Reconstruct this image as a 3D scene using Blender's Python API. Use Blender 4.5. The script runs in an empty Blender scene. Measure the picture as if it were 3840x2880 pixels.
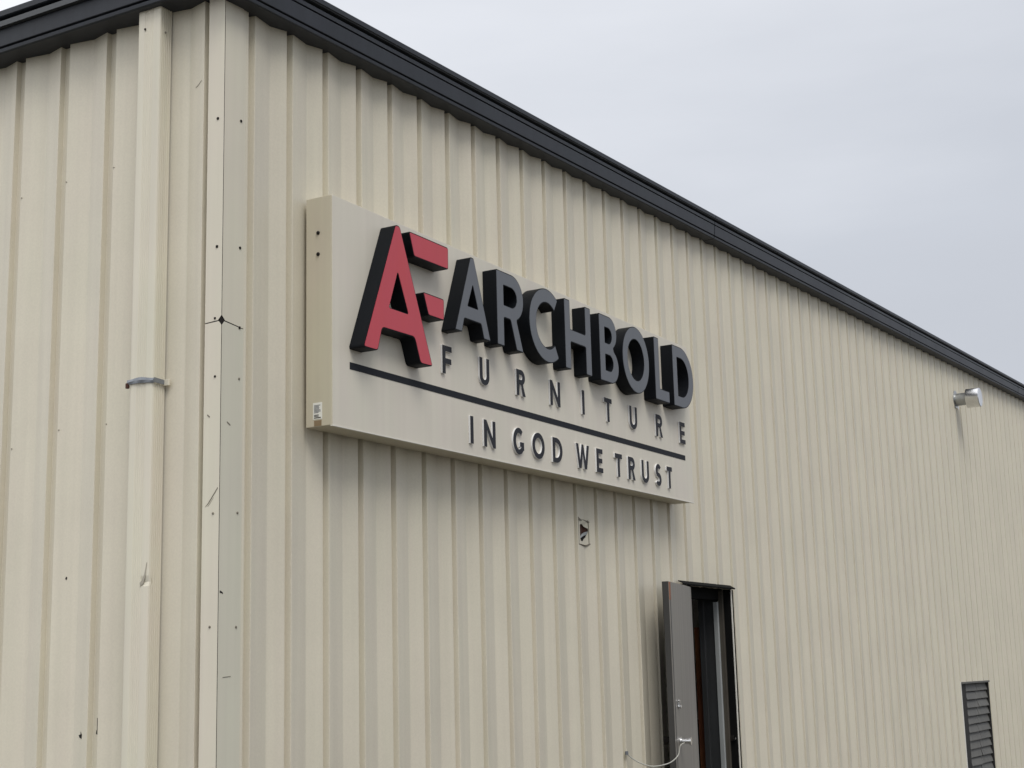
import bpy, bmesh, math, random
from mathutils import Vector, Matrix
from mathutils.geometry import tessellate_polygon

random.seed(7)
SC = bpy.context.scene
COL = SC.collection
ZO = 1.55                      # eye height of the photographer above the ground


# ------------------------------------------------------------------ helpers
class MB:
    """collects faces, then links them as ONE mesh object"""
    def __init__(self):
        self.v = []
        self.f = []

    def add(self, verts, faces):
        n = len(self.v)
        self.v += [tuple(p) for p in verts]
        self.f += [tuple(i + n for i in f) for f in faces]
        return self

    def quad(self, a, b, c, d):
        return self.add([a, b, c, d], [(0, 1, 2, 3)])

    def box(self, x0, x1, y0, y1, z0, z1):
        v = [(x, y, z) for x in (x0, x1) for y in (y0, y1) for z in (z0, z1)]
        return self.add(v, [(0, 1, 3, 2), (4, 6, 7, 5), (0, 4, 5, 1), (2, 3, 7, 6), (0, 2, 6, 4), (1, 5, 7, 3)])

    def prism(self, base, offset):
        """closed polygon (list of points) pushed along offset"""
        n = len(base)
        o = Vector(offset)
        v = [Vector(p) for p in base] + [Vector(p) + o for p in base]
        return self.add(v, [tuple(range(n))[::-1], tuple(range(n, 2 * n))] +
                        [(i, (i + 1) % n, (i + 1) % n + n, i + n) for i in range(n)])

    def tube(self, pts, r, seg=10, caps=True):
        pts = [Vector(p) for p in pts]
        rings = []
        for i, p in enumerate(pts):
            d = (pts[min(i + 1, len(pts) - 1)] - pts[max(i - 1, 0)]).normalized()
            a = d.cross(Vector((0, 0, 1)))
            if a.length < 1e-3:
                a = d.cross(Vector((1, 0, 0)))
            a.normalize()
            b = d.cross(a)
            rr = r[i] if isinstance(r, (list, tuple)) else r
            rings.append([p + a * rr * math.cos(2 * math.pi * k / seg) + b * rr * math.sin(2 * math.pi * k / seg) for k in range(seg)])
        v = [q for g in rings for q in g]
        f = []
        for i in range(len(pts) - 1):
            for k in range(seg):
                f.append((i * seg + k, i * seg + (k + 1) % seg, (i + 1) * seg + (k + 1) % seg, (i + 1) * seg + k))
        if caps:
            f.append(tuple(range(seg))[::-1])
            f.append(tuple(range((len(pts) - 1) * seg, len(pts) * seg)))
        return self.add(v, f)

    def build(self, name, m, parent=None, smooth=None, bevel=0, recalc=True):
        me = bpy.data.meshes.new(name)
        me.from_pydata(self.v, [], self.f)
        if recalc:
            bm = bmesh.new()
            bm.from_mesh(me)
            bmesh.ops.remove_doubles(bm, verts=bm.verts, dist=1e-5)
            bmesh.ops.recalc_face_normals(bm, faces=bm.faces)
            bm.to_mesh(me)
            bm.free()
        if smooth:
            me.shade_smooth()
            me.set_sharp_from_angle(angle=math.radians(smooth))
        me.materials.append(m)
        o = bpy.data.objects.new(name, me)
        COL.objects.link(o)
        if bevel:
            b = o.modifiers.new('edge', 'BEVEL')
            b.width = bevel
            b.segments = 2
            b.limit_method = 'ANGLE'
        if parent:
            put(o, parent)
        return o


def put(o, parent):
    """parent while the mesh keeps its world coordinates"""
    o.parent = parent
    r = parent
    off = Vector((0, 0, 0))
    while r:
        off += r.location
        r = r.parent
    o.location = -off


def thing(name, label, cat, loc, group=None):
    o = bpy.data.objects.new(name, None)
    COL.objects.link(o)
    o.location = loc
    o.empty_display_size = .2
    o['label'] = label
    o['category'] = cat
    if group:
        o['group'] = group
    return o


def P(x, y, z):
    return (x, y, z + ZO)


# ---------------------------------------------------------------- materials
def nodes(name):
    m = bpy.data.materials.new(name)
    m.use_nodes = True
    nt = m.node_tree
    return m, nt, nt.nodes['Principled BSDF']


def paint(name, col, rough=.5, var=.05, streak=.05, spec=.35, bump=.0, metal=0, scale=1.6, grain=.0, tint=.012):
    """painted sheet metal: slow blotches, faint vertical streaks of dirt"""
    m, nt, b = nodes(name)
    N, L = nt.nodes, nt.links
    b.inputs['Roughness'].default_value = rough
    b.inputs['Specular IOR Level'].default_value = spec
    b.inputs['Metallic'].default_value = metal
    tc = N.new('ShaderNodeTexCoord')
    geo = N.new('ShaderNodeNewGeometry')
    n1 = N.new('ShaderNodeTexNoise')
    n1.inputs['Scale'].default_value = scale
    n1.inputs['Detail'].default_value = 5
    L.new(geo.outputs['Position'], n1.inputs['Vector'])
    mp = N.new('ShaderNodeMapping')
    mp.inputs['Scale'].default_value = (22, 22, .5)
    L.new(geo.outputs['Position'], mp.inputs['Vector'])
    n2 = N.new('ShaderNodeTexNoise')
    n2.inputs['Scale'].default_value = 1.0
    n2.inputs['Detail'].default_value = 4
    L.new(mp.outputs['Vector'], n2.inputs['Vector'])
    m1 = N.new('ShaderNodeMapRange')
    m1.inputs['From Min'].default_value = .3
    m1.inputs['From Max'].default_value = .7
    m1.inputs['To Min'].default_value = 1 - var
    m1.inputs['To Max'].default_value = 1 + var
    L.new(n1.outputs['Fac'], m1.inputs['Value'])
    m2 = N.new('ShaderNodeMapRange')
    m2.inputs['From Min'].default_value = .3
    m2.inputs['From Max'].default_value = .7
    m2.inputs['To Min'].default_value = 1 - streak
    m2.inputs['To Max'].default_value = 1 + streak * .6
    L.new(n2.outputs['Fac'], m2.inputs['Value'])
    mu = N.new('ShaderNodeMath')
    mu.operation = 'MULTIPLY'
    L.new(m1.outputs['Result'], mu.inputs[0])
    L.new(m2.outputs['Result'], mu.inputs[1])
    last = mu
    if grain:
        n3 = N.new('ShaderNodeTexNoise')
        n3.inputs['Scale'].default_value = 90
        n3.inputs['Detail'].default_value = 3
        L.new(geo.outputs['Position'], n3.inputs['Vector'])
        m3 = N.new('ShaderNodeMapRange')
        m3.inputs['From Min'].default_value = .3
        m3.inputs['From Max'].default_value = .7
        m3.inputs['To Min'].default_value = 1 - grain
        m3.inputs['To Max'].default_value = 1 + grain
        L.new(n3.outputs['Fac'], m3.inputs['Value'])
        mu2 = N.new('ShaderNodeMath')
        mu2.operation = 'MULTIPLY'
        L.new(mu.outputs[0], mu2.inputs[0])
        L.new(m3.outputs['Result'], mu2.inputs[1])
        last = mu2
    vm = N.new('ShaderNodeVectorMath')
    vm.operation = 'SCALE'
    vm.inputs[0].default_value = col
    L.new(last.outputs[0], vm.inputs['Scale'])
    hs = N.new('ShaderNodeHueSaturation')
    n4 = N.new('ShaderNodeTexNoise')
    n4.inputs['Scale'].default_value = 1.0
    n4.inputs['Detail'].default_value = 3
    mp4 = N.new('ShaderNodeMapping')
    mp4.inputs['Scale'].default_value = (5, 5, 1.3)
    mp4.inputs['Location'].default_value = (3, 7, 1)
    L.new(geo.outputs['Position'], mp4.inputs['Vector'])
    L.new(mp4.outputs['Vector'], n4.inputs['Vector'])
    m4 = N.new('ShaderNodeMapRange')
    m4.inputs['From Min'].default_value = .3
    m4.inputs['From Max'].default_value = .7
    m4.inputs['To Min'].default_value = .5 - tint
    m4.inputs['To Max'].default_value = .5 + tint
    L.new(n4.outputs['Fac'], m4.inputs['Value'])
    L.new(m4.outputs['Result'], hs.inputs['Hue'])
    L.new(vm.outputs['Vector'], hs.inputs['Color'])
    L.new(hs.outputs['Color'], b.inputs['Base Color'])
    rr = N.new('ShaderNodeMapRange')
    rr.inputs['To Min'].default_value = max(.02, rough - .1)
    rr.inputs['To Max'].default_value = min(1, rough + .12)
    L.new(n1.outputs['Fac'], rr.inputs['Value'])
    L.new(rr.outputs['Result'], b.inputs['Roughness'])
    if bump:
        nb = N.new('ShaderNodeTexNoise')
        nb.inputs['Scale'].default_value = 2.2
        nb.inputs['Detail'].default_value = 2
        L.new(geo.outputs['Position'], nb.inputs['Vector'])
        bp = N.new('ShaderNodeBump')
        bp.inputs['Strength'].default_value = bump
        bp.inputs['Distance'].default_value = .02
        L.new(nb.outputs['Fac'], bp.inputs['Height'])
        L.new(bp.outputs['Normal'], b.inputs['Normal'])
    return m


WALL_SIDE = paint('wall_paint', (.652, .607, .496), .45, .035, .04, bump=.22, grain=.03, tint=.006)
WALL = WALL_SIDE
TRIM_TAN = paint('corner_trim_paint', (.665, .622, .512), .45, .03, .03, bump=.1)
TRIM_GREEN = paint('lower_corner_trim_paint', (.625, .60, .497), .45, .03, .04, bump=.1)
DOWN = paint('downspout_paint', (.672, .63, .52), .45, .03, .06)
CHAR = paint('charcoal_trim_paint', (.031, .035, .043), .45, .15, .10, spec=.25, bump=.3)
RETURN = paint('black_return', (.006, .0075, .010), .5, .1, .0, spec=.12)
GREYF = paint('grey_letter_face', (.135, .145, .162), .45, .03, .02, spec=.3)
REDF = paint('red_letter_face', (.52, .066, .088), .42, .03, .02, spec=.35, tint=.002)
CAB = paint('cabinet_side_paint', (.56, .515, .40), .5, .04, .04)
PANEL = paint('cabinet_face_paint', (.672, .63, .543), .5, .03, .03)
BARM = paint('divider_vinyl', (.018, .020, .025), .55, .05, 0, spec=.12)
SMALLF = paint('small_letter_face', (.026, .027, .033), .5, .06, 0, spec=.15)
EDGE = paint('small_letter_edge', (.80, .80, .80), .3, .03, 0)
DOORM = paint('door_paint', (.225, .21, .187), .5, .08, .10, bump=.1)
DOORE = paint('door_edge_paint', (.05, .049, .047), .5, .1, .1)
FRAMEM = paint('door_frame_paint', (.008, .008, .008), .8, .1, .1, spec=.08)
JAMB = paint('jamb_steel', (.07, .062, .05), .6, .2, .2)
SLATE = paint('dark_slate_steel', (.032, .034, .036), .6, .2, .2)
RUST = paint('rusty_brown', (.42, .15, .07), .8, .35, .2)
TANB = paint('tan_board', (.55, .42, .24), .8, .2, .1)
GALV = paint('galvanised', (.46, .47, .47), .36, .15, .10, metal=1, spec=.5)
CHROME = paint('bright_stainless', (.80, .80, .80), .20, .12, .0, metal=1, spec=.5)
STRAPM = paint('dull_galvanised_strap', (.24, .26, .285), .42, .25, .15, metal=.4)
SILVER = paint('silver_strip', (.36, .38, .38), .45, .15, .15)
DARK = paint('dark_hole', (.012, .010, .009), .9, .2, 0)
BROWN = paint('brown_hole', (.07, .03, .022), .9, .3, 0)
GLUE = paint('glue_residue', (.26, .19, .11), .7, .3, 0)
FAINT = paint('faint_scuff', (.36, .33, .27), .7, .2, 0)
SCUFF = paint('scuff_mark', (.20, .18, .145), .8, .3, 0)
LOUV = paint('louver_grey', (.115, .113, .105), .6, .16, .12)
LOUVD = paint('louver_dark', (.022, .021, .02), .7, .2, .1)
STICK = paint('white_sticker', (.80, .80, .74), .5, .02, 0)
PRINT = paint('grey_print', (.17, .18, .20), .6, .1, 0)
PALE = paint('pale_edge', (.74, .72, .66), .5, .03, 0)
CABLE = paint('cable_sheath', (.42, .42, .38), .5, .1, 0)
ROOFM = paint('roof_sheet', (.06, .065, .07), .4, .1, .05)


def ground_mat():
    m, nt, b = nodes('worn_asphalt')
    N, L = nt.nodes, nt.links
    geo = N.new('ShaderNodeNewGeometry')
    n = N.new('ShaderNodeTexNoise')
    n.inputs['Scale'].default_value = .35
    n.inputs['Detail'].default_value = 8
    L.new(geo.outputs['Position'], n.inputs['Vector'])
    g = N.new('ShaderNodeTexNoise')
    g.inputs['Scale'].default_value = 60
    g.inputs['Detail'].default_value = 4
    L.new(geo.outputs['Position'], g.inputs['Vector'])
    mx = N.new('ShaderNodeMath')
    mx.operation = 'ADD'
    L.new(n.outputs['Fac'], mx.inputs[0])
    L.new(g.outputs['Fac'], mx.inputs[1])
    cr = N.new('ShaderNodeValToRGB')
    cr.color_ramp.elements[0].position = .7
    cr.color_ramp.elements[0].color = (.050, .047, .040, 1)
    cr.color_ramp.elements[1].position = 1.3
    cr.color_ramp.elements[1].color = (.085, .079, .067, 1)
    L.new(mx.outputs[0], cr.inputs['Fac'])
    L.new(cr.outputs['Color'], b.inputs['Base Color'])
    b.inputs['Roughness'].default_value = .9
    bp = N.new('ShaderNodeBump')
    bp.inputs['Strength'].default_value = .4
    bp.inputs['Distance'].default_value = .01
    L.new(g.outputs['Fac'], bp.inputs['Height'])
    L.new(bp.outputs['Normal'], b.inputs['Normal'])
    return m


# ------------------------------------------------------------------- ground
g = MB().quad((-300, -300, 0), (300, -300, 0), (300, 300, 0), (-300, 300, 0)).build('ground', ground_mat(), recalc=False)
g['kind'] = 'structure'

# ----------------------------------------------------------------- building
BLD = thing('metal_building', 'beige ribbed metal building with charcoal roof trim', 'building', (0, 0, 0))
PR = .3048
X0 = .47995                    # a sharp rib edge on the gable wall
PL = .335
Y0 = .8037                     # a sharp rib edge on the side wall
PROF_SIDE = [(0, 0), (.0015, .001), (.004, .0320), (.007, .0335), (.055, .0335), (.0575, .0320), (.0605, .0025), (.0625, .0008), (.066, .0012), (.197, .0262), (.203, .0262), (.3025, .0004)]      # groove, ridge, hollow, sharp edge
PROF = [(0, 0), (.0015, .001), (.004, .0335), (.006, .0345), (.042, .0345), (.045, .0330), (.0525, .0030), (.0545, .0006), (.060, .0012), (.197, .0262), (.203, .0262), (.3025, .0004)]
SO, SK = 3.312, .0414          # soffit line of the rake
EZ = 3.345                     # soffit of the eave
RIDGE, DEEP = 20.0, 26.0


def soff(x):
    return SO + SK * (x if x < RIDGE else 2 * RIDGE - x)


# openings in the gable wall: x0, x1, z0, z1
OPEN = [(5.405, 6.240, -ZO, .642), (13.612, 15.062, -1.36, -.236), (3.600, 3.772, .850, 1.024)]


def gable_wall():
    mb = MB()
    xs = []
    k = -2
    while X0 + PR * k < 2 * RIDGE:
        for s, d in PROF:
            xs.append((X0 + PR * k + s * PR / .3048, d))
        k += 1
    pts = [p for p in xs if p[0] >= .05]
    pts = [(.05, pts[0][1])] + pts
    # split at opening edges and at the ridge
    cuts = sorted([o[0] for o in OPEN] + [o[1] for o in OPEN] + [RIDGE])
    out = []
    for (a, da), (b, db) in zip(pts[:-1], pts[1:]):
        out.append((a, da))
        for c in cuts:
            if a + 1e-6 < c < b - 1e-6:
                out.append((c, da + (db - da) * (c - a) / (b - a)))
    out.append(pts[-1])
    for (a, da), (b, db) in zip(out[:-1], out[1:]):
        if b - a < 1e-6:
            continue
        mid = .5 * (a + b)
        segs = [(-ZO, None)]
        ops = [o for o in OPEN if o[0] < mid < o[1]]
        spans = [(-ZO, 'top')]
        for o in ops:
            spans = ([(-ZO, o[2])] if o[2] > -ZO + .01 else []) + [(o[3], 'top')]
        for z0, z1 in spans:
            za = soff(a) + .04 if z1 == 'top' else z1
            zb = soff(b) + .04 if z1 == 'top' else z1
            mb.quad(P(a, da, z0), P(b, db, z0), P(b, db, zb), P(a, da, za))
    return mb


gable = gable_wall().build('wall', WALL, BLD, recalc=False)

mb = MB()
pts = []
k = -3
while Y0 + PL * k < DEEP:
    for s, d in PROF_SIDE[::-1]:
        pts.append((Y0 + PL * k - s * PL / .3048, d))
    k += 1
pts = [p for p in pts if p[0] >= .05]
pts = [(.05, pts[0][1])] + pts
for (a, da), (b, db) in zip(pts[:-1], pts[1:]):
    mb.quad(P(da, b, -ZO), P(da, a, -ZO), P(da, a, EZ + .04), P(db, b, EZ + .04))
    # same quad, with the true depth on both ends
    n = len(mb.v)
    mb.v[n - 4] = P(db, b, -ZO)
side = mb.build('wall', WALL_SIDE, BLD, recalc=False)
# the two walls that stay out of sight close the shell and keep the inside dark
MB().box(.05, 2 * RIDGE, DEEP, DEEP + .05, 0, SO + ZO).build('wall', WALL, BLD)
MB().box(2 * RIDGE, 2 * RIDGE + .05, .05, DEEP, 0, SO + ZO).build('wall', WALL, BLD)

# roof
mb = MB()
for xa, xb in ((-.16, RIDGE), (RIDGE, 2 * RIDGE + .16)):
    za, zb = soff(xa) + .20 + ZO, soff(xb) + .20 + ZO
    mb.prism([(xa, -.11, za), (xb, -.11, zb), (xb, -.11, zb - .03), (xa, -.11, za - .03)], (0, DEEP + .2, 0))
MB_roof = mb.build('roof', ROOFM, BLD)

# fascia profile: outward distance, height above the soffit line
FAS = [(-.04, 0), (.084, .001), (.092, .006), (.094, .020), (.0935, .0225), (.080, .0245), (.080, .0295), (.098, .0315), (.099, .034), (.103, .114),
       (.102, .117), (.091, .119), (.091, .124), (.105, .126), (.106, .147), (.104, .150), (.070, .153), (.070, .172), (.112, .1735), (.118, .177), (.119, .203), (.116, .207), (-.04, .209)]


def rake(a, b, first=False):
    mb = MB()
    n = len(FAS)
    v = []
    for e, x in enumerate((a, b)):
        for o, h in FAS:
            xx = x if (e or not first) else -o * 1.3
            v.append(P(xx, -o, soff(xx) + h))
    f = [(i, (i + 1) % n, n + (i + 1) % n, n + i) for i in range(n)]
    f += [tuple(range(n)), tuple(range(n, 2 * n))[::-1]]
    mb.add(v, f)
    return mb


JOINTS = [6.068, 12.143, 18.328]
ends = [0] + JOINTS + [RIDGE]
for i, (a, b) in enumerate(zip(ends[:-1], ends[1:])):
    rake(a + (.006 if i else 0), b - .006, i == 0).build('rake_trim', CHAR, BLD)
rake(RIDGE + .004, 2 * RIDGE).build('rake_trim', CHAR, BLD)
for j in JOINTS:               # slim cover plate behind each open joint
    MB().box(j - .03, j + .03, -.066, .03, soff(j) + .004 + ZO, soff(j) + .2 + ZO).build('splice_plate', DARK, BLD)

mb = MB()
n = len(FAS)
v = []
for e, y in enumerate((0, DEEP)):
    for o, h in FAS:
        v.append(P(-o * 1.3, (-o if e == 0 else y), EZ + h * 1.1))
mb.add(v, [(i, (i + 1) % n, n + (i + 1) % n, n + i) for i in range(n)] + [tuple(range(n)), tuple(range(n, 2 * n))[::-1]])
mb.build('eave_trim', CHAR, BLD)

# corner trim in two lengths, open seam along the corner, torn joint between them
JZ = 1.686


def sheet(mb, prof, z0, z1, t=.002):
    for (ax, ay), (bx, by) in zip(prof[:-1], prof[1:]):
        mb.quad(P(ax, ay, z0), P(bx, by, z0), P(bx, by, z1), P(ax, ay, z1))


RIGHTP = [(-.0036, -.006), (.133, -.006), (.1365, -.001), (.157, -.001), (.1605, .004), (.1605, .022)]
LEFTP = [(-.006, -.0046), (-.006, .097), (-.004, .0995), (.018, .0995)]


def trim_piece(z0, z1, notch_top, notch_bot):
    r, l = MB(), MB()
    nb = .022 if notch_bot else 0
    nt = .020 if notch_top else 0
    # right flange with its corner snipped at the joint
    (ax, ay), (bx, by) = RIGHTP[0], RIGHTP[1]
    r.add([P(ax + nb, ay, z0), P(bx, by, z0 - (.012 if notch_bot else 0)), P(bx, by, z1 - (.012 if notch_top else 0)), P(ax + nt * .8, ay, z1), P(ax, ay, z1 - nt), P(ax, ay, z0 + nb)],
          [(0, 1, 2, 3, 4, 5)])
    sheet(r, RIGHTP[1:], z0 - (.012 if notch_bot else 0), z1 - (.012 if notch_top else 0))
    (ax, ay), (bx, by) = LEFTP[0], LEFTP[1]
    l.add([P(ax, ay + nb, z0), P(bx, by, z0 - .004), P(bx, by, z1 - (.004 if notch_top else 0)), P(ax, ay + nt * .8, z1), P(ax, ay, z1 - nt), P(ax, ay, z0 + nb)],
          [(0, 1, 2, 3, 4, 5)])
    sheet(l, LEFTP[1:], z0 - .004, z1 - (.004 if notch_top else 0))
    return r, l


r, l = trim_piece(JZ + .002, EZ + .02, False, True)
r.build('corner_trim', TRIM_TAN, BLD, recalc=False)
l.build('corner_trim', TRIM_TAN, BLD, recalc=False)
r, l = trim_piece(-ZO, JZ - .003, True, False)
o = r.build('corner_trim', TRIM_GREEN, BLD, recalc=False)
o['label'] = 'lower length of corner trim with a greenish cast'
l.build('corner_trim', TRIM_TAN, BLD, recalc=False)
# black sheet standing in for the shade inside the open seam
MB().add([P(-.0035, .0975, -ZO), P(-.0035, .0012, -ZO), P(.0022, -.0035, -ZO), P(.132, -.0035, -ZO),
          P(-.0035, .0975, EZ), P(-.0035, .0012, EZ), P(.0022, -.0035, EZ), P(.132, -.0035, EZ)],
         [(0, 1, 5, 4), (1, 2, 6, 5), (2, 3, 7, 6)]).build('seam_dark', DARK, BLD)


def screw(p, nrm, r=.0075, m=DARK, parent=BLD, name='screw', h=.005):
    p = Vector(P(*p))
    MB().tube([p, p + Vector(nrm) * h * .6, p + Vector(nrm) * h], [r, r, r * .6], 8).build(name, m, parent)


for y, z in ((.033, 2.702), (.028, 2.053), (.030, 1.417), (.042, .251), (.031, .77), (.035, 1.70)):
    screw((-.006, y, z), (-1, 0, 0), .0075 if z > 1.8 else .006, DARK if z > 1.3 else SCUFF)
for x, z in ((.118, 2.72), (.120, 2.07), (.122, 1.672), (.122, 1.422), (.118, .251), (.120, .78)):
    screw((x, -.006, z), (0, -1, 0), .0075 if z > 1.5 else .006, DARK if z > 1.5 else SCUFF)
# fixing screws of the side wall sheets, in the grooves beside the ridges
for kk in (0, 1, 2, 3):
    for zz in (2.62, 1.30):
        yy = Y0 + PL * kk - .066 * PL / .3048 + random.uniform(-.006, .006)
        screw((.0016, yy, zz + random.uniform(-.04, .04) - kk * .03), (-1, 0, 0), .0035, FAINT)


def flat(poly, nrm, m, name, parent=BLD, t=.0012):
    """a thin flake or scuff lying on a surface"""
    MB().prism([P(*p) for p in poly], Vector(nrm) * t).build(name, m, parent)


def side_d(y):
    s = ((Y0 + PL * 10 - y) % PL) * .3048 / PL
    for (a, da), (b, db) in zip(PROF_SIDE[:-1], PROF_SIDE[1:]):
        if a <= s <= b:
            return da + (db - da) * (s - a) / (b - a)
    return 0


def side_scuff(pts, m=SCUFF):
    flat([(side_d(y) - .0006, y, z) for y, z in pts], (-1, 0, 0), m, 'scuff')


side_scuff([(.995, .520), (.985, .516), (.983, .528), (.989, .532)], DARK)
side_scuff([(.866, -.240), (.848, -.246), (.846, -.228), (.856, -.212), (.857, -.226), (.872, -.229)], DARK)
side_scuff([(.776, -.224), (.769, -.228), (.766, -.212), (.769, -.150), (.7715, -.150), (.771, -.205), (.775, -.210)], DARK)
side_scuff([(.197, 2.905), (.180, 2.909), (.150, 2.930), (.151, 2.933), (.178, 2.915), (.198, 2.909)], FAINT)
flat([(-.0062, .080, .802), (-.0062, .060, .823), (-.0062, .025, .866), (-.0062, .006, .890), (-.0062, .004, .886), (-.0062, .023, .861), (-.0062, .058, .819)], (-1, 0, 0), SCUFF, 'scuff')
flat([(-.0062, .066, .804), (-.0062, .050, .820), (-.0062, .030, .845), (-.0062, .031, .842), (-.0062, .051, .816)], (-1, 0, 0), FAINT, 'scuff')
flat([(.004, -.0062, .415), (.022, -.0062, .408), (.026, -.0062, .400), (.014, -.0062, .404), (.004, -.0062, .404)], (0, -1, 0), DARK, 'scuff')
flat([(.040, -.0062, 1.205), (.062, -.0062, 1.194), (.064, -.0062, 1.188), (.055, -.0062, 1.190), (.040, -.0062, 1.200)], (0, -1, 0), SCUFF, 'scuff')
flat([(-.0062, .075, 1.235), (-.0062, .060, 1.222), (-.0062, .058, 1.228), (-.0062, .072, 1.240)], (-1, 0, 0), SCUFF, 'scuff')
flat([(.030, -.0062, .022), (.085, -.0062, .026), (.085, -.0062, .029), (.030, -.0062, .025)], (0, -1, 0), SCUFF, 'scuff')

# torn rectangular opening under the sign with a pale backing plate


def gable_d(x):
    t = (x - X0) % PR
    for (p, dp), (q, dq) in zip(PROF[:-1], PROF[1:]):
        if p <= t <= q:
            return dp + (dq - dp) * (t - p) / (q - p)
    return 0


def on_plate(pts, off=0.0):
    return [P(x, .008 + (x - 3.606) * .155 + off, z) for x, z in pts]


def on_gable(pts, off=0.0):
    return [P(x, gable_d(x) + off, z) for x, z in pts]


def ring(outer, inner):
    mb = MB()
    tri = tessellate_polygon([[Vector(p) for p in outer], [Vector(p) for p in inner]])
    allp = outer + inner
    mb.add(allp, [tuple(t) for t in tri])
    return mb


hout = [(3.596, 1.030), (3.728, 1.030), (3.780, 1.030), (3.780, .844), (3.728, .844), (3.596, .844)]
hin = [(3.639, .983), (3.660, .991), (3.692, .990), (3.722, .978), (3.745, .972), (3.768, .966), (3.769, .950), (3.760, .930), (3.722, .897), (3.690, .875), (3.657, .877), (3.640, .892)]
ring(on_gable(hout, .004), on_gable(hin, .004)).build('opening_plate', TRIM_TAN, BLD)
MB().prism(on_gable([(3.59, 1.03), (3.728, 1.03), (3.82, 1.03), (3.82, .83), (3.728, .83), (3.59, .83)], .016), (0, .01, 0)).build('opening_back', BROWN, BLD)
MB().prism(on_gable([(3.778, .949), (3.734, .940), (3.686, .923), (3.642, .904), (3.654, .893), (3.712, .911), (3.772, .930)], .008), (0, .002, 0)).build('flap_and_dark', SILVER, BLD)
MB().prism(on_gable([(3.790, .968), (3.785, .928), (3.728, .890), (3.700, .868), (3.655, .870), (3.652, .892), (3.712, .9105), (3.766, .9285), (3.774, .9485)], .010), (0, .002, 0)).build('flap_and_dark', DARK, BLD)  # black sheet painted in for the dark lower part of the hole
# ragged cut edges
MB().prism(on_gable([(3.592, 1.034), (3.610, 1.029), (3.654, 1.021), (3.700, 1.026), (3.728, 1.028), (3.755, 1.024), (3.780, 1.010), (3.772, 1.003), (3.752, 1.012), (3.728, 1.014), (3.690, 1.011), (3.640, 1.011), (3.606, 1.014), (3.598, 1.018)], -.002), (0, .006, 0)).build('cut_edge', SCUFF, BLD)
MB().prism(on_gable([(3.598, .854), (3.636, .853), (3.728, .853), (3.752, .856), (3.778, .866), (3.784, .860), (3.760, .846), (3.728, .844), (3.650, .845), (3.600, .848)], -.002), (0, .006, 0)).build('cut_edge', SCUFF, BLD)
MB().prism(on_gable([(3.597, .850), (3.6005, .850), (3.6005, 1.026), (3.597, 1.026)], -.002), (0, .005, 0)).build('cut_edge', SCUFF, BLD)
MB().prism(on_gable([(3.770, .866), (3.773, .866), (3.773, 1.008), (3.770, 1.008)], -.002), (0, .005, 0)).build('cut_edge', FAINT, BLD)

# ----------------------------------------------------------------- doorway
FR = MB()
FR.box(5.37, 5.405, -.012, .16, 0, .645 + ZO)
FR.build('door_frame', FRAMEM, BLD, bevel=.002)
MB().box(6.2405, 6.249, -.006, .0005, 0, .644 + ZO).build('jamb_trim', PALE, BLD)
MB().box(6.236, 6.30, .001, .062, 0, .642 + ZO).build('door_frame', FRAMEM, BLD)
MB().box(6.212, 6.30, .0625, .100, 0, .640 + ZO).build('jamb_post', JAMB, BLD, bevel=.003)
mb = MB().box(6.190, 6.30, .1005, .138, 0, .545 + ZO)
mb.build('weather_strip', SILVER, BLD, bevel=.003)
MB().box(6.200, 6.30, .1385, .215, 0, .62 + ZO).build('jamb_post', SLATE, BLD)
MB().box(6.170, 6.30, .2155, .262, 0, .62 + ZO).build('jamb_post', SLATE, BLD, bevel=.003)
MB().box(5.37, 6.262, -.006, .16, .6445 + ZO, .652 + ZO).build('door_frame', FRAMEM, BLD)
MB().box(5.405, 6.2355, .10, .16, .56 + ZO, .6435 + ZO).build('door_frame', FRAMEM, BLD)
# drip cap over the opening
mb = MB()
mb.prism([P(5.205, -.040, .651), P(5.205, -.038, .641), P(5.205, -.033, .643), P(5.205, -.031, .654), P(5.205, .004, .668), P(5.205, .004, .676)], (1.046, 0, 0))
mb.build('drip_cap', FRAMEM, BLD)
# strike and bolt keeper on the jamb
MB().box(6.225, 6.2355, .034, .058, -.56 + ZO, -.52 + ZO).build('strike_plate', DARK, BLD)
MB().tube([P(6.236, .02, -.545), P(6.205, .02, -.545)], .012, 10).build('keeper', CHROME, BLD)
# stored timber just inside the opening
t = thing('timber_stud', 'reddish brown rough timber standing inside the dark doorway', 'timber', P(6.36, .33, -ZO))
mb = MB()
mb.box(6.34, 6.42, .30, .38, 0, .35 + ZO)
mb.build('stud', RUST, t, bevel=.004)
MB().box(6.32, 6.44, .28, .2995, -.455 + ZO, -.36 + ZO).build('block', TANB, t, bevel=.003)

# door leaf, swung back towards the wall
H = Vector((5.388, -.020))
F = Vector((4.534, -.218))
du = (F - H).normalized()
dn = Vector((du.y, -du.x))     # towards the open side
if dn.y > 0:
    dn = -dn
W = (F - H).length
TH = .046


def leaf(u, w, z):
    q = H + du * u + dn * w
    return P(q.x, q.y, z)


mb = MB()
mb.prism([leaf(0, 0, -ZO + .012), leaf(W, 0, -ZO + .012), leaf(W, -TH, -ZO + .012), leaf(0, -TH, -ZO + .012)], (0, 0, .630 + ZO - .012))
DOOR = mb.build('door', DOORM, BLD, bevel=.002)
DOOR['label'] = 'grey steel door swung wide open against the wall'


def dpart(mb, name, m, bevel=0):
    return mb.build(name, m, DOOR, bevel=bevel)


mb = MB()
mb.prism([leaf(.02, -TH - .0005, -ZO + .014), leaf(W - .001, -TH - .0005, -ZO + .014), leaf(W - .001, -TH - .003, -ZO + .014), leaf(.02, -TH - .003, -ZO + .014)], (0, 0, .628 + ZO - .014))
dpart(mb, 'shade_skin', FRAMEM)  # near-black sheet added to deepen the shade between door and wall
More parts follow.
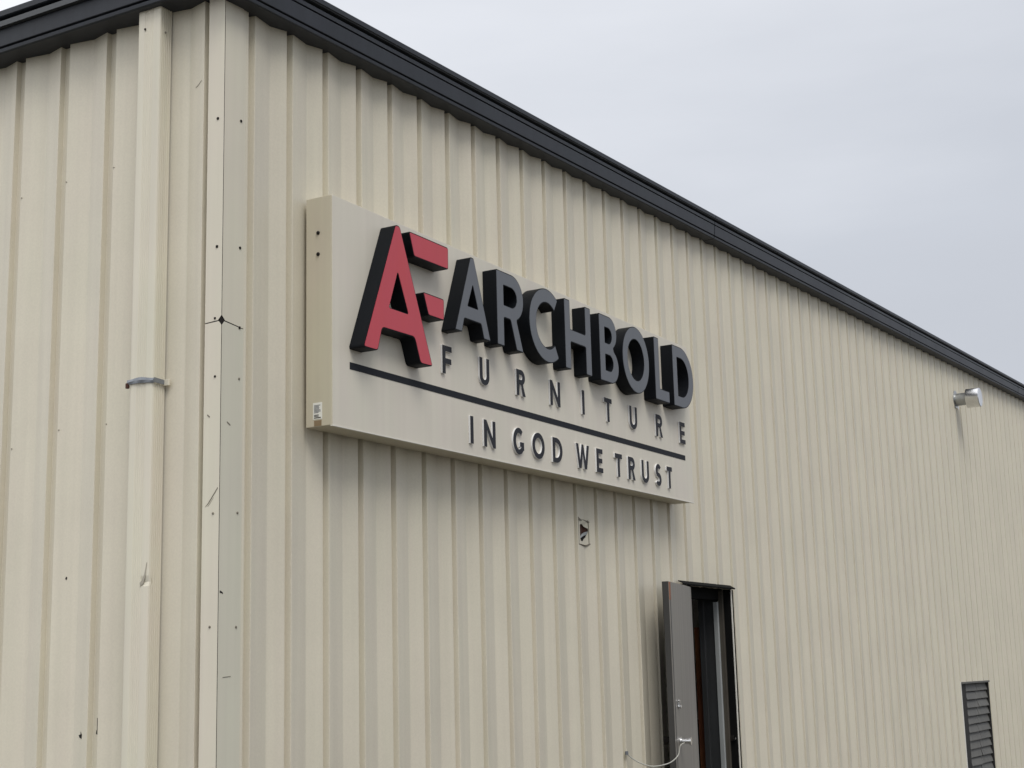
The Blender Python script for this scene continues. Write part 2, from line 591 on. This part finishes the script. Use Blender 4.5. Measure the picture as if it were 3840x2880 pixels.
# dark free edge with its channel, pale where the seam runs
mb = MB()
mb.prism([leaf(W + .0005, -.003, -ZO + .014), leaf(W + .003, -.003, -ZO + .014), leaf(W + .003, -TH + .002, -ZO + .014), leaf(W + .0005, -TH + .002, -ZO + .014)], (0, 0, .628 + ZO - .014))
dpart(mb, 'edge_channel', DOORE)
mb = MB()
mb.prism([leaf(W - .028, .0004, -ZO + .02), leaf(W - .045, .0004, -ZO + .02), leaf(W - .045, .0014, -ZO + .02), leaf(W - .028, .0014, -ZO + .02)], (0, 0, .60 + ZO))
dpart(mb, 'seam', DOORE)
mb = MB()
mb.prism([leaf(W - .002, .0004, .50), leaf(W - .060, .0004, .50), leaf(W - .060, .0012, .50), leaf(W - .002, .0012, .50)], (0, 0, .125))
dpart(mb, 'rust_patch', RUST)


def leaf_cyl(u, z, w0, w1, r, name, m, seg=16):
    mb = MB().tube([leaf(u, w0, z), leaf(u, w1, z)], r, seg)
    return mb.build(name, m, DOOR, smooth=40)


LU = W - .145
leaf_cyl(LU, -.488, .0005, .012, .033, 'lock_rose', CHROME)
leaf_cyl(LU, -.488, .012, .070, .021, 'lock_cylinder', CHROME)
leaf_cyl(LU, -.488, .070, .084, .029, 'lock_cylinder', CHROME)
leaf_cyl(LU, -.482, -TH - .065, -TH - .0005, .026, 'outer_knob', DARK)
mb = MB()
mb.prism([leaf(LU - .03, .0005, -.255), leaf(LU + .03, .0005, -.255), leaf(LU + .03, .006, -.255), leaf(LU - .03, .006, -.255)], (0, 0, .05))
dpart(mb, 'latch_plate', GALV, .002)
leaf_cyl(LU - .012, -.250, .006, .022, .013, 'latch_screw', CHROME)
leaf_cyl(LU + .014, -.210, .006, .018, .012, 'latch_screw', CHROME)

# lock cable, from the cylinder to the wall
path = [Vector(P(*q)) for q in ((4.520, -.290, -.492), (4.496, -.268, -.510), (4.479, -.258, -.570), (4.407, -.242, -.610), (4.338, -.212, -.629), (4.272, -.160, -.636), (4.252, -.110, -.625), (4.212, -.050, -.591), (4.173, -.002, -.542))]
sm = []
for i in range(len(path) - 1):
    p0 = path[max(i - 1, 0)]
    p1, p2 = path[i], path[i + 1]
    p3 = path[min(i + 2, len(path) - 1)]
    for q in range(6):
        tt = q / 6
        sm.append(.5 * ((2 * p1) + (p2 - p0) * tt + (2 * p0 - 5 * p1 + 4 * p2 - p3) * tt ** 2 + (-p0 + 3 * p1 - 3 * p2 + p3) * tt ** 3))
sm.append(path[-1])
c = thing('cable', 'thin pale cable looping from the door lock down to the wall', 'cable', sm[0])
MB().tube(sm, .0042, 8).build('sheath', CABLE, c, smooth=60)
MB().tube([sm[-1] + Vector((0, -.008, .012)), sm[-1] + Vector((0, -.008, -.012))], .012, 8).build('clip', STRAPM, c)

# ------------------------------------------------------------------ louver
LX0, LX1, LZ0, LZ1 = 13.612, 15.062, -1.36, -.236
LV = thing('wall_louver', 'dark grey slatted wall louver low on the far wall', 'louver', P(LX0, 0, LZ0))
mb = MB()
mb.box(LX0 - .022, LX0 + .01, -.006, .05, LZ0 + ZO, LZ1 + .012 + ZO)
mb.build('frame', PALE, LV, bevel=.002)
MB().box(LX0 + .0105, LX0 + .29, .012, .06, LZ0 + ZO, LZ1 - .012 + ZO).build('frame', LOUVD, LV)
MB().box(LX0 + .0105, LX1 + .02, -.02, .06, LZ1 - .011 + ZO, LZ1 + .012 + ZO).build('frame', LOUV, LV, bevel=.002)
MB().box(LX1 - .01, LX1 + .02, -.004, .06, LZ0 + ZO, LZ1 - .012 + ZO).build('frame', LOUVD, LV)
MB().box(LX0, LX1, .12, .14, LZ0 + ZO, LZ1 + ZO).build('back', LOUVD, LV)
zz = LZ1 - .014
i = 0
while zz - .104 > LZ0:
    mid = LX0 + .29 + (LX1 - LX0 - .3) * (.5 + random.uniform(-.08, .08))
    for xa, xb in ((LX0 + .292, mid - .008), (mid + .008, LX1 - .012)):
        j = random.uniform(-.006, .006)
        t0 = random.uniform(-.004, .004)
        mb = MB()
        mb.prism([P(xa, .034, zz + .001 + t0), P(xa, .037, zz - .001), P(xa, .016 + j, zz - .094), P(xa, .008 + j, zz - .094), P(xa, .008 + j, zz - .086)], (xb - xa, 0, random.uniform(-.004, .004)))
        mb.build('slat', LOUV, LV, bevel=.0015)
    zz -= .1005
    i += 1

# ------------------------------------------------------------- exhaust vent
VX, VZ = 14.60, 3.450
VT = thing('exhaust_vent', 'shiny steel exhaust pipe with round cap sticking out of the wall', 'vent', P(VX, 0, VZ))
MB().tube([P(VX, .02, VZ), P(VX, -.004, VZ)], .125, 32).build('wall_collar', GALV, VT, smooth=40)
mb = MB()
mb.tube([P(VX, .02, VZ), P(VX, -.06, VZ), P(VX, -.062, VZ), P(VX, -.068, VZ), P(VX, -.07, VZ), P(VX, -.165, VZ)], [.083, .083, .086, .086, .083, .083], 40)
mb.build('pipe', GALV, VT, smooth=40)
mb = MB()
mb.tube([P(VX, -.148, VZ), P(VX, -.150, VZ), P(VX, -.315, VZ), P(VX, -.322, VZ)], [.122, .127, .127, .121], 48)
mb.build('cap', CHROME, VT, smooth=40)
MB().tube([P(VX - .01, -.03, VZ - .115), P(VX - .01, -.004, VZ - .115)], .02, 12).build('bracket', CHROME, VT)

# --------------------------------------------------------------- downspout
DY0, DY1, DX = .352, .505, -.080
DS = thing('downspout', 'cream fluted downspout running down the left wall', 'downspout', P(DX / 2, (DY0 + DY1) / 2, -ZO))


def flute(a, b, n, out, depth):
    """points from a to b along one face with shallow flutes"""
    pts = []
    for i in range(n):
        for q, d in ((.12, 0), (.30, depth), (.70, depth), (.88, 0)):
            t = (i + q) / n
            pts.append((a[0] + (b[0] - a[0]) * t - out[0] * d, a[1] + (b[1] - a[1]) * t - out[1] * d))
    return pts


rc = .010
prof = [(.0, DY0)]
prof += flute((-.004, DY0), (DX + rc, DY0), 5, (0, -1), .0042)
prof += [(DX + rc * .3, DY0 + rc * .3)]
prof += [(DX, DY0 + rc)]
prof += [(DX, DY0 + .040)]
prof += flute((DX, DY0 + .045), (DX, DY1 - .045), 5, (-1, 0), .0022)
prof += [(DX, DY1 - rc), (DX + rc * .3, DY1 - rc * .3), (DX + rc, DY1), (.0, DY1)]
mb = MB()
n = len(prof)
levels = [-ZO, .45, .47, .50, 1.0, EZ - .16, EZ - .05, EZ + .005]
v = []
for z in levels:
    for x, y in prof:
        dx = 0
        if z == .47 and x < DX + .02 and y < DY0 + .05:
            dx = .006          # dent low on the front edge
        v.append(P(x + dx, y, z))
f = []
for i in range(len(levels) - 1):
    for k in range(n - 1):
        f.append((i * n + k, i * n + k + 1, (i + 1) * n + k + 1, (i + 1) * n + k))
mb.add(v, f)
mb.build('pipe', DOWN, DS)
flat([(DX - .0008, .402, .452), (DX - .0008, .384, .462), (DX - .0008, .372, .50), (DX - .0008, .364, .56), (DX - .0008, .367, .56), (DX - .0008, .380, .505), (DX - .0008, .396, .476), (DX - .0008, .407, .468)], (-1, 0, 0), FAINT, 'scrape', DS)
for y in (.455,):
    screw((DX - .0005, y, 3.245), (-1, 0, 0), .006, DARK, DS, 'rivet')
screw((-.045, DY0 - .0005, 3.215), (0, -1, 0), .006, SCUFF, DS, 'rivet')
# galvanised strap, bowed up where it has been bent
S0, S1 = DY1 + .012, DY0 - .008
mb = MB()
N = 14
for side_o in (0, 1):
    pass
v = []
for i in range(N + 1):
    t = i / N
    y = S0 + (S1 - S0) * t
    z = 1.431 + .007 * math.sin(math.pi * min(t * 1.05, 1)) - .006 * t
    hh = .013 - .003 * math.sin(t * 9) * .5
    xx = DX - .004 - .004 * math.sin(math.pi * t)
    v += [P(xx, y, z - hh), P(xx - .003 - .002 * math.sin(t * 14), y, z), P(xx, y, z + hh), P(xx + .002, y, z + hh), P(xx + .002, y, z - hh)]
f = []
for i in range(N):
    for k in range(5):
        f.append((i * 5 + k, i * 5 + (k + 1) % 5, (i + 1) * 5 + (k + 1) % 5, (i + 1) * 5 + k))
f += [(0, 1, 2, 3, 4), tuple(range(N * 5, N * 5 + 5))[::-1]]
mb.add(v, f)
mb.build('strap', STRAPM, DS)
MB().prism([P(DX - .002, S1 - .0005, 1.416), P(DX - .002, S1 - .0005, 1.440), P(-.012, S1 - .0005, 1.436), P(-.012, S1 - .0005, 1.414)], (0, -.002, 0)).build('strap', STRAPM, DS)
MB().box(-.014, .0, S1 - .028, S1 + .004, 1.408 + ZO, 1.440 + ZO).build('strap_foot', DOWN, DS, bevel=.002)
MB().box(DX - .010, DX + .004, S0 - .012, S0 + .006, 1.404 + ZO, 1.430 + ZO).build('strap_end', BROWN, DS, bevel=.003)

# -------------------------------------------------------------------- sign
SX0, SX1, SZ0, SZ1, SD = .6441, 5.1827, 1.2515, 2.4568, .1686
SG = thing('sign', 'long beige box sign with raised lettering and a red emblem', 'sign', P(SX0, 0, SZ0))
MB().box(SX0, SX1, -SD + .004, -.001, SZ0 + ZO, SZ1 + ZO).build('cabinet', CAB, SG, bevel=.003)
MB().box(SX0 + .002, SX1 - .002, -SD, -SD + .0038, SZ0 + .001 + ZO, SZ1 - .002 + ZO).build('face_panel', PANEL, SG, bevel=.0015)
MB().box(SX0 - .002, SX1 + .002, -SD - .003, -SD + .012, SZ0 - .005 + ZO, SZ0 + .0005 + ZO).build('bottom_lip', PALE, SG)
MB().box(.7905, 5.051, -SD - .0022, -SD - .0002, 1.5595 + ZO, 1.5965 + ZO).build('divider_bar', BARM, SG)
for y, z in ((-.080, 2.264), (-.080, 2.150)):
    p = Vector(P(SX0, y, z))
    MB().tube([p + Vector((.004, 0, 0)), p + Vector((-.004, 0, 0)), p + Vector((-.009, 0, 0))], [.0105, .0105, .006], 8).build('bolt', DARK, SG)
mb = MB().box(SX0 - .0012, SX0, -.104, -.047, 1.289 + ZO, 1.374 + ZO)
ST = mb.build('sticker', STICK, SG)
for q in range(10):
    z = 1.362 - q * .0062
    w = random.uniform(.6, 1)
    if q in (7,):
        continue
    MB().box(SX0 - .0018, SX0 - .0013, -.054 - .042 * w, -.054, z - .0036 + ZO, z + ZO).build('print_line', PRINT if q < 8 else BARM, ST)
MB().box(SX0 - .0018, SX0 - .0013, -.096, -.054, 1.294 + ZO, 1.299 + ZO).build('print_line', DARK, ST)
MB().box(SX0 - .0010, SX0, -.100, -.054, 1.2545 + ZO, 1.283 + ZO).build('glue_patch', GLUE, SG)


# letters -------------------------------------------------------------------
def area(p):
    return .5 * sum(p[i][0] * p[(i + 1) % len(p)][1] - p[(i + 1) % len(p)][0] * p[i][1] for i in range(len(p)))


def ccw(p, want=True):
    return p if (area(p) > 0) == want else p[::-1]


def clean(p):
    out = []
    for q in p:
        if not out or math.hypot(q[0] - out[-1][0], q[1] - out[-1][1]) > 1e-5:
            out.append(q)
    if math.hypot(out[0][0] - out[-1][0], out[0][1] - out[-1][1]) < 1e-5:
        out.pop()
    return out


def rounded(p, r):
    """ease every sharp vertex of the outline"""
    p = clean(p)
    n = len(p)
    out = []
    for i in range(n):
        a, b, c = Vector(p[i - 1]), Vector(p[i]), Vector(p[(i + 1) % n])
        d1, d2 = (b - a), (c - b)
        l1, l2 = d1.length, d2.length
        ang = abs(d1.angle_signed(d2)) if l1 and l2 else 0
        if ang < math.radians(25):
            out.append(tuple(b))
            continue
        t = min(r, l1 * .45, l2 * .45)
        s, e = b - d1 / l1 * t, b + d2 / l2 * t
        for q in range(5):
            u = q / 4
            out.append(tuple(s * (1 - u) ** 2 + b * 2 * u * (1 - u) + e * u * u))
    return clean(out)


def inset(p, d):
    """outline moved inwards (p counter-clockwise) by d"""
    n = len(p)
    out = []
    for i in range(n):
        a, b, c = Vector(p[i - 1]), Vector(p[i]), Vector(p[(i + 1) % n])
        d1, d2 = (b - a).normalized(), (c - b).normalized()
        n1, n2 = Vector((-d1.y, d1.x)), Vector((-d2.y, d2.x))
        m = (n1 + n2)
        if m.length < 1e-4:
            m = n1
        m.normalize()
        k = d / max(.45, m.dot(n1))
        out.append(tuple(b + m * k))
    return out


def arc(cx, cz, rx, rz, a0, a1, n=20):
    return [(cx + rx * math.cos(math.radians(a0 + (a1 - a0) * i / n)), cz + rz * math.sin(math.radians(a0 + (a1 - a0) * i / n))) for i in range(n + 1)]


def slab(loops, yf, yb, front=True, back=True):
    """outer loop ccw, holes cw (as seen from the front); front at y = yf, back at y = yb"""
    mb = MB()
    tri = tessellate_polygon([[Vector((x, z, 0)) for x, z in lp] for lp in loops])
    flatp = [q for lp in loops for q in lp]
    F_ = [P(x, yf, z) for x, z in flatp]
    B_ = [P(x, yb, z) for x, z in flatp]
    m = len(flatp)
    f = []
    if front:
        f += [tuple(t) for t in tri]
    if back:
        f += [tuple(i + m for i in t)[::-1] for t in tri]
    s = 0
    for lp in loops:
        n = len(lp)
        for i in range(n):
            a, b = s + i, s + (i + 1) % n
            f.append((a, b, b + m, a + m))
        s += n
    mb.add(F_ + B_, f)
    return mb


def channel(loops, yf, face_m, r, lip=.006, name='letter', label=None):
    """deep metal letter: dark return with a coloured face set just inside it"""
    loops = [[(-5.2566 + (x + 5.2566) * KX, z * KX) for x, z in lp] for lp in loops]
    outer = ccw(rounded(loops[0], r))
    holes = [ccw(rounded(h, r * .4), False) for h in loops[1:]]
    body = slab([outer] + holes, yf, -SD - .0005).build(name, RETURN, SG, smooth=28)
    fo = ccw(inset(outer, lip))
    fh = [inset(h, lip * .7) for h in holes]
    slab([fo] + fh, yf - .0022, yf + .001).build(name + '_face', face_m, body, smooth=28)
    if label:
        body['label'] = label
    return body


YF = -.262
KX = (4.6013 - .262) / (4.6013 - .250)   # outlines were measured on the plane y = -.25
ZT, ZB = 2.389, 1.926
channel([[(.797, 1.668), (1.097, 2.395), (1.139, 2.395), (1.445, 1.670), (1.323, 1.668), (1.268, 1.803), (.966, 1.800), (.926, 1.668)],
         [(1.114, 2.130), (1.031, 1.922), (1.209, 1.922)]], YF, REDF, .022, label='tall red letter A of the emblem')
channel([[(1.225, 2.390), (1.623, 2.390), (1.621, 2.260), (1.273, 2.257)]], YF, REDF, .016, name='emblem_bar', label='longer upper red bar of the emblem')
channel([[(1.357, 2.077), (1.570, 2.077), (1.568, 1.953), (1.408, 1.953)]], YF, REDF, .016, name='emblem_bar', label='shorter lower red bar of the emblem')

R1 = .011
# A
channel([[(1.681, ZB), (1.862, ZT + .004), (1.899, ZT + .004), (2.074, ZB), (1.996, ZB), (1.967, 2.011), (1.784, 2.011), (1.757, ZB)],
         [(1.882, 2.225), (1.823, 2.093), (1.935, 2.093)]], YF, GREYF, R1)
# R
channel([[(2.152, ZB), (2.152, ZT), (2.335, ZT)] + arc(2.335, 2.2465, .1415, .1425, 90, -68) +
         [(2.464, ZB), (2.381, ZB), (2.312, 2.104), (2.236, 2.104), (2.236, ZB)],
         [(2.236, 2.305), (2.325, 2.305)] + arc(2.325, 2.244, .068, .061, 90, -90) + [(2.236, 2.183)]], YF, GREYF, R1)
# C
channel([arc(2.777, 2.158, .233, .239, 52, 308, 44) + arc(2.777, 2.158, .143, .147, 312, 48, 40)], YF, GREYF, R1)
# H
channel([[(3.010, ZB), (3.010, ZT), (3.090, ZT), (3.090, 2.196), (3.300, 2.196), (3.300, ZT), (3.382, ZT), (3.382, ZB), (3.300, ZB), (3.300, 2.110), (3.090, 2.110), (3.090, ZB)]], YF, GREYF, R1)
# B
channel([[(3.506, ZB), (3.506, ZT), (3.660, ZT)] + arc(3.660, 2.2765, .1125, .1125, 90, -62) + arc(3.668, 2.046, .122, .120, 62, -90),
         [(3.588, 2.306), (3.640, 2.306)] + arc(3.640, 2.252, .056, .054, 90, -90) + [(3.588, 2.198)],
         [(3.588, 2.117), (3.648, 2.117)] + arc(3.648, 2.062, .058, .055, 90, -90) + [(3.588, 2.007)]], YF, GREYF, R1)
# O
channel([arc(4.074, 2.158, .2175, .239, 0, 354, 59), arc(4.072, 2.158, .134, .148, 0, 354, 59)], YF, GREYF, .004)
# L
channel([[(4.386, ZB), (4.386, ZT), (4.470, ZT), (4.470, 2.014), (4.630, 2.014), (4.630, ZB)]], YF, GREYF, R1)
# D
channel([[(4.710, ZB), (4.710, ZT), (4.860, ZT)] + arc(4.860, 2.1575, .227, .2315, 90, -90, 32),
         [(4.790, 2.303), (4.860, 2.303)] + arc(4.860, 2.1565, .136, .1465, 90, -90, 28) + [(4.790, 2.010)]], YF, GREYF, R1)


def ribbon(center, w):
    """thick stroke around a centre line"""
    L_, R_ = [], []
    n = len(center)
    for i in range(n):
        a, b, c = Vector(center[max(i - 1, 0)]), Vector(center[i]), Vector(center[min(i + 1, n - 1)])
        d1 = (b - a).normalized() if i else (c - b).normalized()
        d2 = (c - b).normalized() if i < n - 1 else d1
        m = Vector((-(d1.y + d2.y), d1.x + d2.x)).normalized()
        k = w / 2 / max(.5, m.dot(Vector((-d1.y, d1.x))))
        L_.append(tuple(b + m * k))
        R_.append(tuple(b - m * k))
    return L_ + R_[::-1]


def glyph(ch, x0, x1, zb, zt, w):
    h, wd = zt - zb, x1 - x0
    cx = (x0 + x1) / 2
    if ch == 'I':
        return [[(x0, zb), (x0, zt), (x1, zt), (x1, zb)]]
    if ch == 'F':
        return [[(x0, zb), (x0, zt), (x1, zt), (x1, zt - w), (x0 + w, zt - w), (x0 + w, zb + h * .56), (x1 - wd * .06, zb + h * .56), (x1 - wd * .06, zb + h * .56 - w), (x0 + w, zb + h * .56 - w), (x0 + w, zb)]]
    if ch == 'E':
        mz = zb + h * .5 + w / 2
        return [[(x0, zb), (x0, zt), (x1 - wd * .03, zt), (x1 - wd * .03, zt - w), (x0 + w, zt - w), (x0 + w, mz), (x1 - wd * .10, mz), (x1 - wd * .10, mz - w), (x0 + w, mz - w), (x0 + w, zb + w), (x1, zb + w), (x1, zb)]]
    if ch == 'T':
        return [[(x0, zt), (x1, zt), (x1, zt - w), (cx + w / 2, zt - w), (cx + w / 2, zb), (cx - w / 2, zb), (cx - w / 2, zt - w), (x0, zt - w)]]
    if ch == 'N':
        return [[(x0, zb), (x0, zt), (x0 + w * .9, zt), (x1 - w, zb + h * .36), (x1 - w, zt), (x1, zt), (x1, zb), (x1 - w * .9, zb), (x0 + w, zt - h * .36), (x0 + w, zb)]]
    if ch == 'U':
        r = wd / 2 - w / 2
        return [ribbon([(x0 + w / 2, zt)] + arc(cx, zb + w / 2 + r, r, r, 180, 360, 24) + [(x1 - w / 2, zt)], w)]
    if ch == 'R':
        r = h * .29
        bx = x1 - wd * .04 - r
        zc = zt - r
        return [[(x0, zb), (x0, zt), (bx, zt)] + arc(bx, zc, r, r, 90, -66, 16) + [(x1, zb), (x1 - w * 1.18, zb), (bx - w * .12, zt - 2 * r), (x0 + w, zt - 2 * r), (x0 + w, zb)],
                [(x0 + w, zt - w), (bx, zt - w)] + arc(bx, zc, r - w, r - w, 90, -90, 12) + [(x0 + w, zt - 2 * r + w)]]
    if ch == 'O':
        cz = (zb + zt) / 2
        return [arc(cx, cz, wd / 2, h / 2 + .002, 0, 354, 47), arc(cx, cz, wd / 2 - w, h / 2 + .002 - w, 0, 354, 47)]
    if ch == 'D':
        cz = (zb + zt) / 2
        rx = wd * .62
        return [[(x0, zb), (x0, zt), (x1 - rx, zt)] + arc(x1 - rx, cz, rx, h / 2, 90, -90, 24),
                [(x0 + w, zt - w), (x1 - rx, zt - w)] + arc(x1 - rx, cz, rx - w, h / 2 - w, 90, -90, 20) + [(x0 + w, zb + w)]]
    if ch == 'G':
        cz = (zb + zt) / 2
        rx, rz = wd * .53, h / 2 + .002
        gx = x0 + rx
        o = arc(gx, cz, rx, rz, 48, 318, 40)
        return [o + [(x1, cz - rz * .66), (x1, cz - h * .02), (gx + rx * .18, cz - h * .02), (gx + rx * .18, cz - h * .02 - w * .9), (x1 - w, cz - h * .02 - w * .9), (x1 - w, cz - rz * .52)] +
                arc(gx, cz, rx - w, rz - w, 312, 42, 34)]
    if ch == 'W':
        a = w * 1.02
        d = w * .52
        q = x0 + wd * .29
        q2 = x1 - wd * .29
        return [[(x0, zt), (x0 + a, zt), (q + .001, zb + h * .33), (cx - d * .75, zt), (cx + d * .75, zt), (q2 - .001, zb + h * .33), (x1 - a, zt), (x1, zt),
                 (q2 + d, zb), (q2 - d, zb), (cx, zt - h * .36), (q + d, zb), (q - d, zb)]]
    if ch == 'S':
        r = (h - w) / 4
        rx = wd / 2 - w / 2
        c = arc(cx, zt - w / 2 - r, rx, r, 28, 250, 22) + arc(cx, zb + w / 2 + r, rx, r, 70, -152, 22)
        return [ribbon(c, w)]


KS = (4.6013 - SD - .0125) / (4.6013 - SD - .018)


def flat_letter(ch, x0, x1, zb, zt, w):
    lp = [[(-5.2566 + (x + 5.2566) * KS, z * KS) for x, z in q] for q in glyph(ch, x0, x1, zb, zt, w)]
    outer = ccw(rounded(lp[0], .0025))
    holes = [ccw(clean(q), False) for q in lp[1:]]
    yf = -SD - .0125
    body = slab([outer] + holes, yf, -SD - .0005).build('letter', EDGE, SG, smooth=28)
    slab([ccw(inset(outer, .0008))] + [inset(q, .0008) for q in holes], yf - .0015, yf + .0005).build('letter_face', SMALLF, body)


for ch, a, b in (('F', 1.643, 1.742), ('U', 2.046, 2.156), ('R', 2.478, 2.588), ('N', 2.906, 3.040), ('I', 3.345, 3.379), ('T', 3.673, 3.787), ('U', 4.066, 4.187), ('R', 4.504, 4.620), ('E', 4.931, 5.032)):
    flat_letter(ch, a, b, 1.677, 1.841, .033)
for ch, a, b in (('I', 1.929, 1.963), ('N', 2.080, 2.212), ('G', 2.420, 2.550), ('O', 2.655, 2.811), ('D', 2.917, 3.046), ('W', 3.235, 3.420), ('E', 3.526, 3.620), ('T', 3.806, 3.916), ('R', 4.011, 4.122), ('U', 4.230, 4.349), ('S', 4.466, 4.560), ('T', 4.660, 4.753)):
    flat_letter(ch, a, b, 1.312, 1.473, .033)

# ------------------------------------------------------------ sky and light
SUN_EL = 55
sv = Vector((-.62, -.78, 0)).normalized() * math.cos(math.radians(SUN_EL)) + Vector((0, 0, math.sin(math.radians(SUN_EL))))
wd = bpy.data.worlds.new('World')
SC.world = wd
wd.use_nodes = True
nt = wd.node_tree
N, L = nt.nodes, nt.links
bg = N['Background']
bg.inputs['Strength'].default_value = .1
sky = N.new('ShaderNodeTexSky')
sky.sky_type = 'NISHITA'
sky.sun_disc = False
sky.sun_elevation = math.radians(SUN_EL)
sky.sun_rotation = math.atan2(sv.x, sv.y)
sky.air_density = 1.0
sky.dust_density = 3.0
tc = N.new('ShaderNodeTexCoord')


def vdot(vec):
    d = N.new('ShaderNodeVectorMath')
    d.operation = 'DOT_PRODUCT'
    d.inputs[1].default_value = vec
    L.new(tc.outputs['Generated'], d.inputs[0])
    return d


mp = N.new('ShaderNodeMapping')
mp.inputs['Scale'].default_value = (1.6, 1.6, 6.5)
mp.inputs['Rotation'].default_value = (0.05, .12, .3)
L.new(tc.outputs['Generated'], mp.inputs['Vector'])
no = N.new('ShaderNodeTexNoise')
no.inputs['Scale'].default_value = 1.4
no.inputs['Detail'].default_value = 7
no.inputs['Roughness'].default_value = .5
L.new(mp.outputs['Vector'], no.inputs['Vector'])
dg = vdot(Vector((-.30, .42, .86)).normalized())     # thinner cloud high on the left
ad = N.new('ShaderNodeMath')
ad.operation = 'MULTIPLY_ADD'
L.new(no.outputs['Fac'], ad.inputs[0])
ad.inputs[1].default_value = .42
of = N.new('ShaderNodeMath')
of.operation = 'SUBTRACT'
of.inputs[1].default_value = .05
L.new(dg.outputs['Value'], of.inputs[0])
L.new(of.outputs[0], ad.inputs[2])
cr = N.new('ShaderNodeValToRGB')
E_ = cr.color_ramp.elements
E_[0].position = 0.0
E_[0].color = (4.85, 5.05, 5.5, 1)
E_[1].position = 1.0
E_[1].color = (12.5, 12.6, 12.9, 1)
e = E_.new(.25)
e.color = (5.35, 5.6, 6.1, 1)
e = E_.new(.50)
e.color = (7.0, 7.2, 7.65, 1)
e = E_.new(.72)
e.color = (9.3, 9.5, 9.9, 1)
L.new(ad.outputs[0], cr.inputs['Fac'])
mx = N.new('ShaderNodeMix')
mx.data_type = 'RGBA'
mx.inputs['Factor'].default_value = .93
L.new(sky.outputs['Color'], mx.inputs['A'])
L.new(cr.outputs['Color'], mx.inputs['B'])
L.new(mx.outputs['Result'], bg.inputs['Color'])

sl = bpy.data.lights.new('sun', 'SUN')
sl.energy = 1.3
sl.angle = math.radians(28)
sl.color = (1, .965, .90)
so = bpy.data.objects.new('sun', sl)
COL.objects.link(so)
so.rotation_euler = (-sv).to_track_quat('-Z', 'Y').to_euler()
so.location = (-10, -12, 20)

# ------------------------------------------------------------------ camera
yaw, pit, rol = 0.5217277814662145, 0.1934480950420588, -0.025848138229364465
fw = Vector((math.cos(yaw) * math.cos(pit), math.sin(yaw) * math.cos(pit), math.sin(pit)))
ri = Vector((math.sin(yaw), -math.cos(yaw), 0))
up = ri.cross(fw)
r2 = ri * math.cos(rol) + up * math.sin(rol)
u2 = -ri * math.sin(rol) + up * math.cos(rol)
cam = bpy.data.cameras.new('camera')
cam.sensor_width = 36
cam.lens = 36 * 5572.206 / 3840
cam.clip_start = .05
cam.clip_end = 2000
co = bpy.data.objects.new('camera', cam)
COL.objects.link(co)
M = Matrix(((r2.x, u2.x, -fw.x, 0), (r2.y, u2.y, -fw.y, 0), (r2.z, u2.z, -fw.z, 0), (0, 0, 0, 1)))
co.matrix_world = Matrix.Translation((-5.2566, -4.6013, ZO)) @ M
SC.camera = co

SC.view_settings.view_transform = 'Standard'
SC.view_settings.look = 'None'
SC.view_settings.exposure = .25
SC.view_settings.gamma = 1
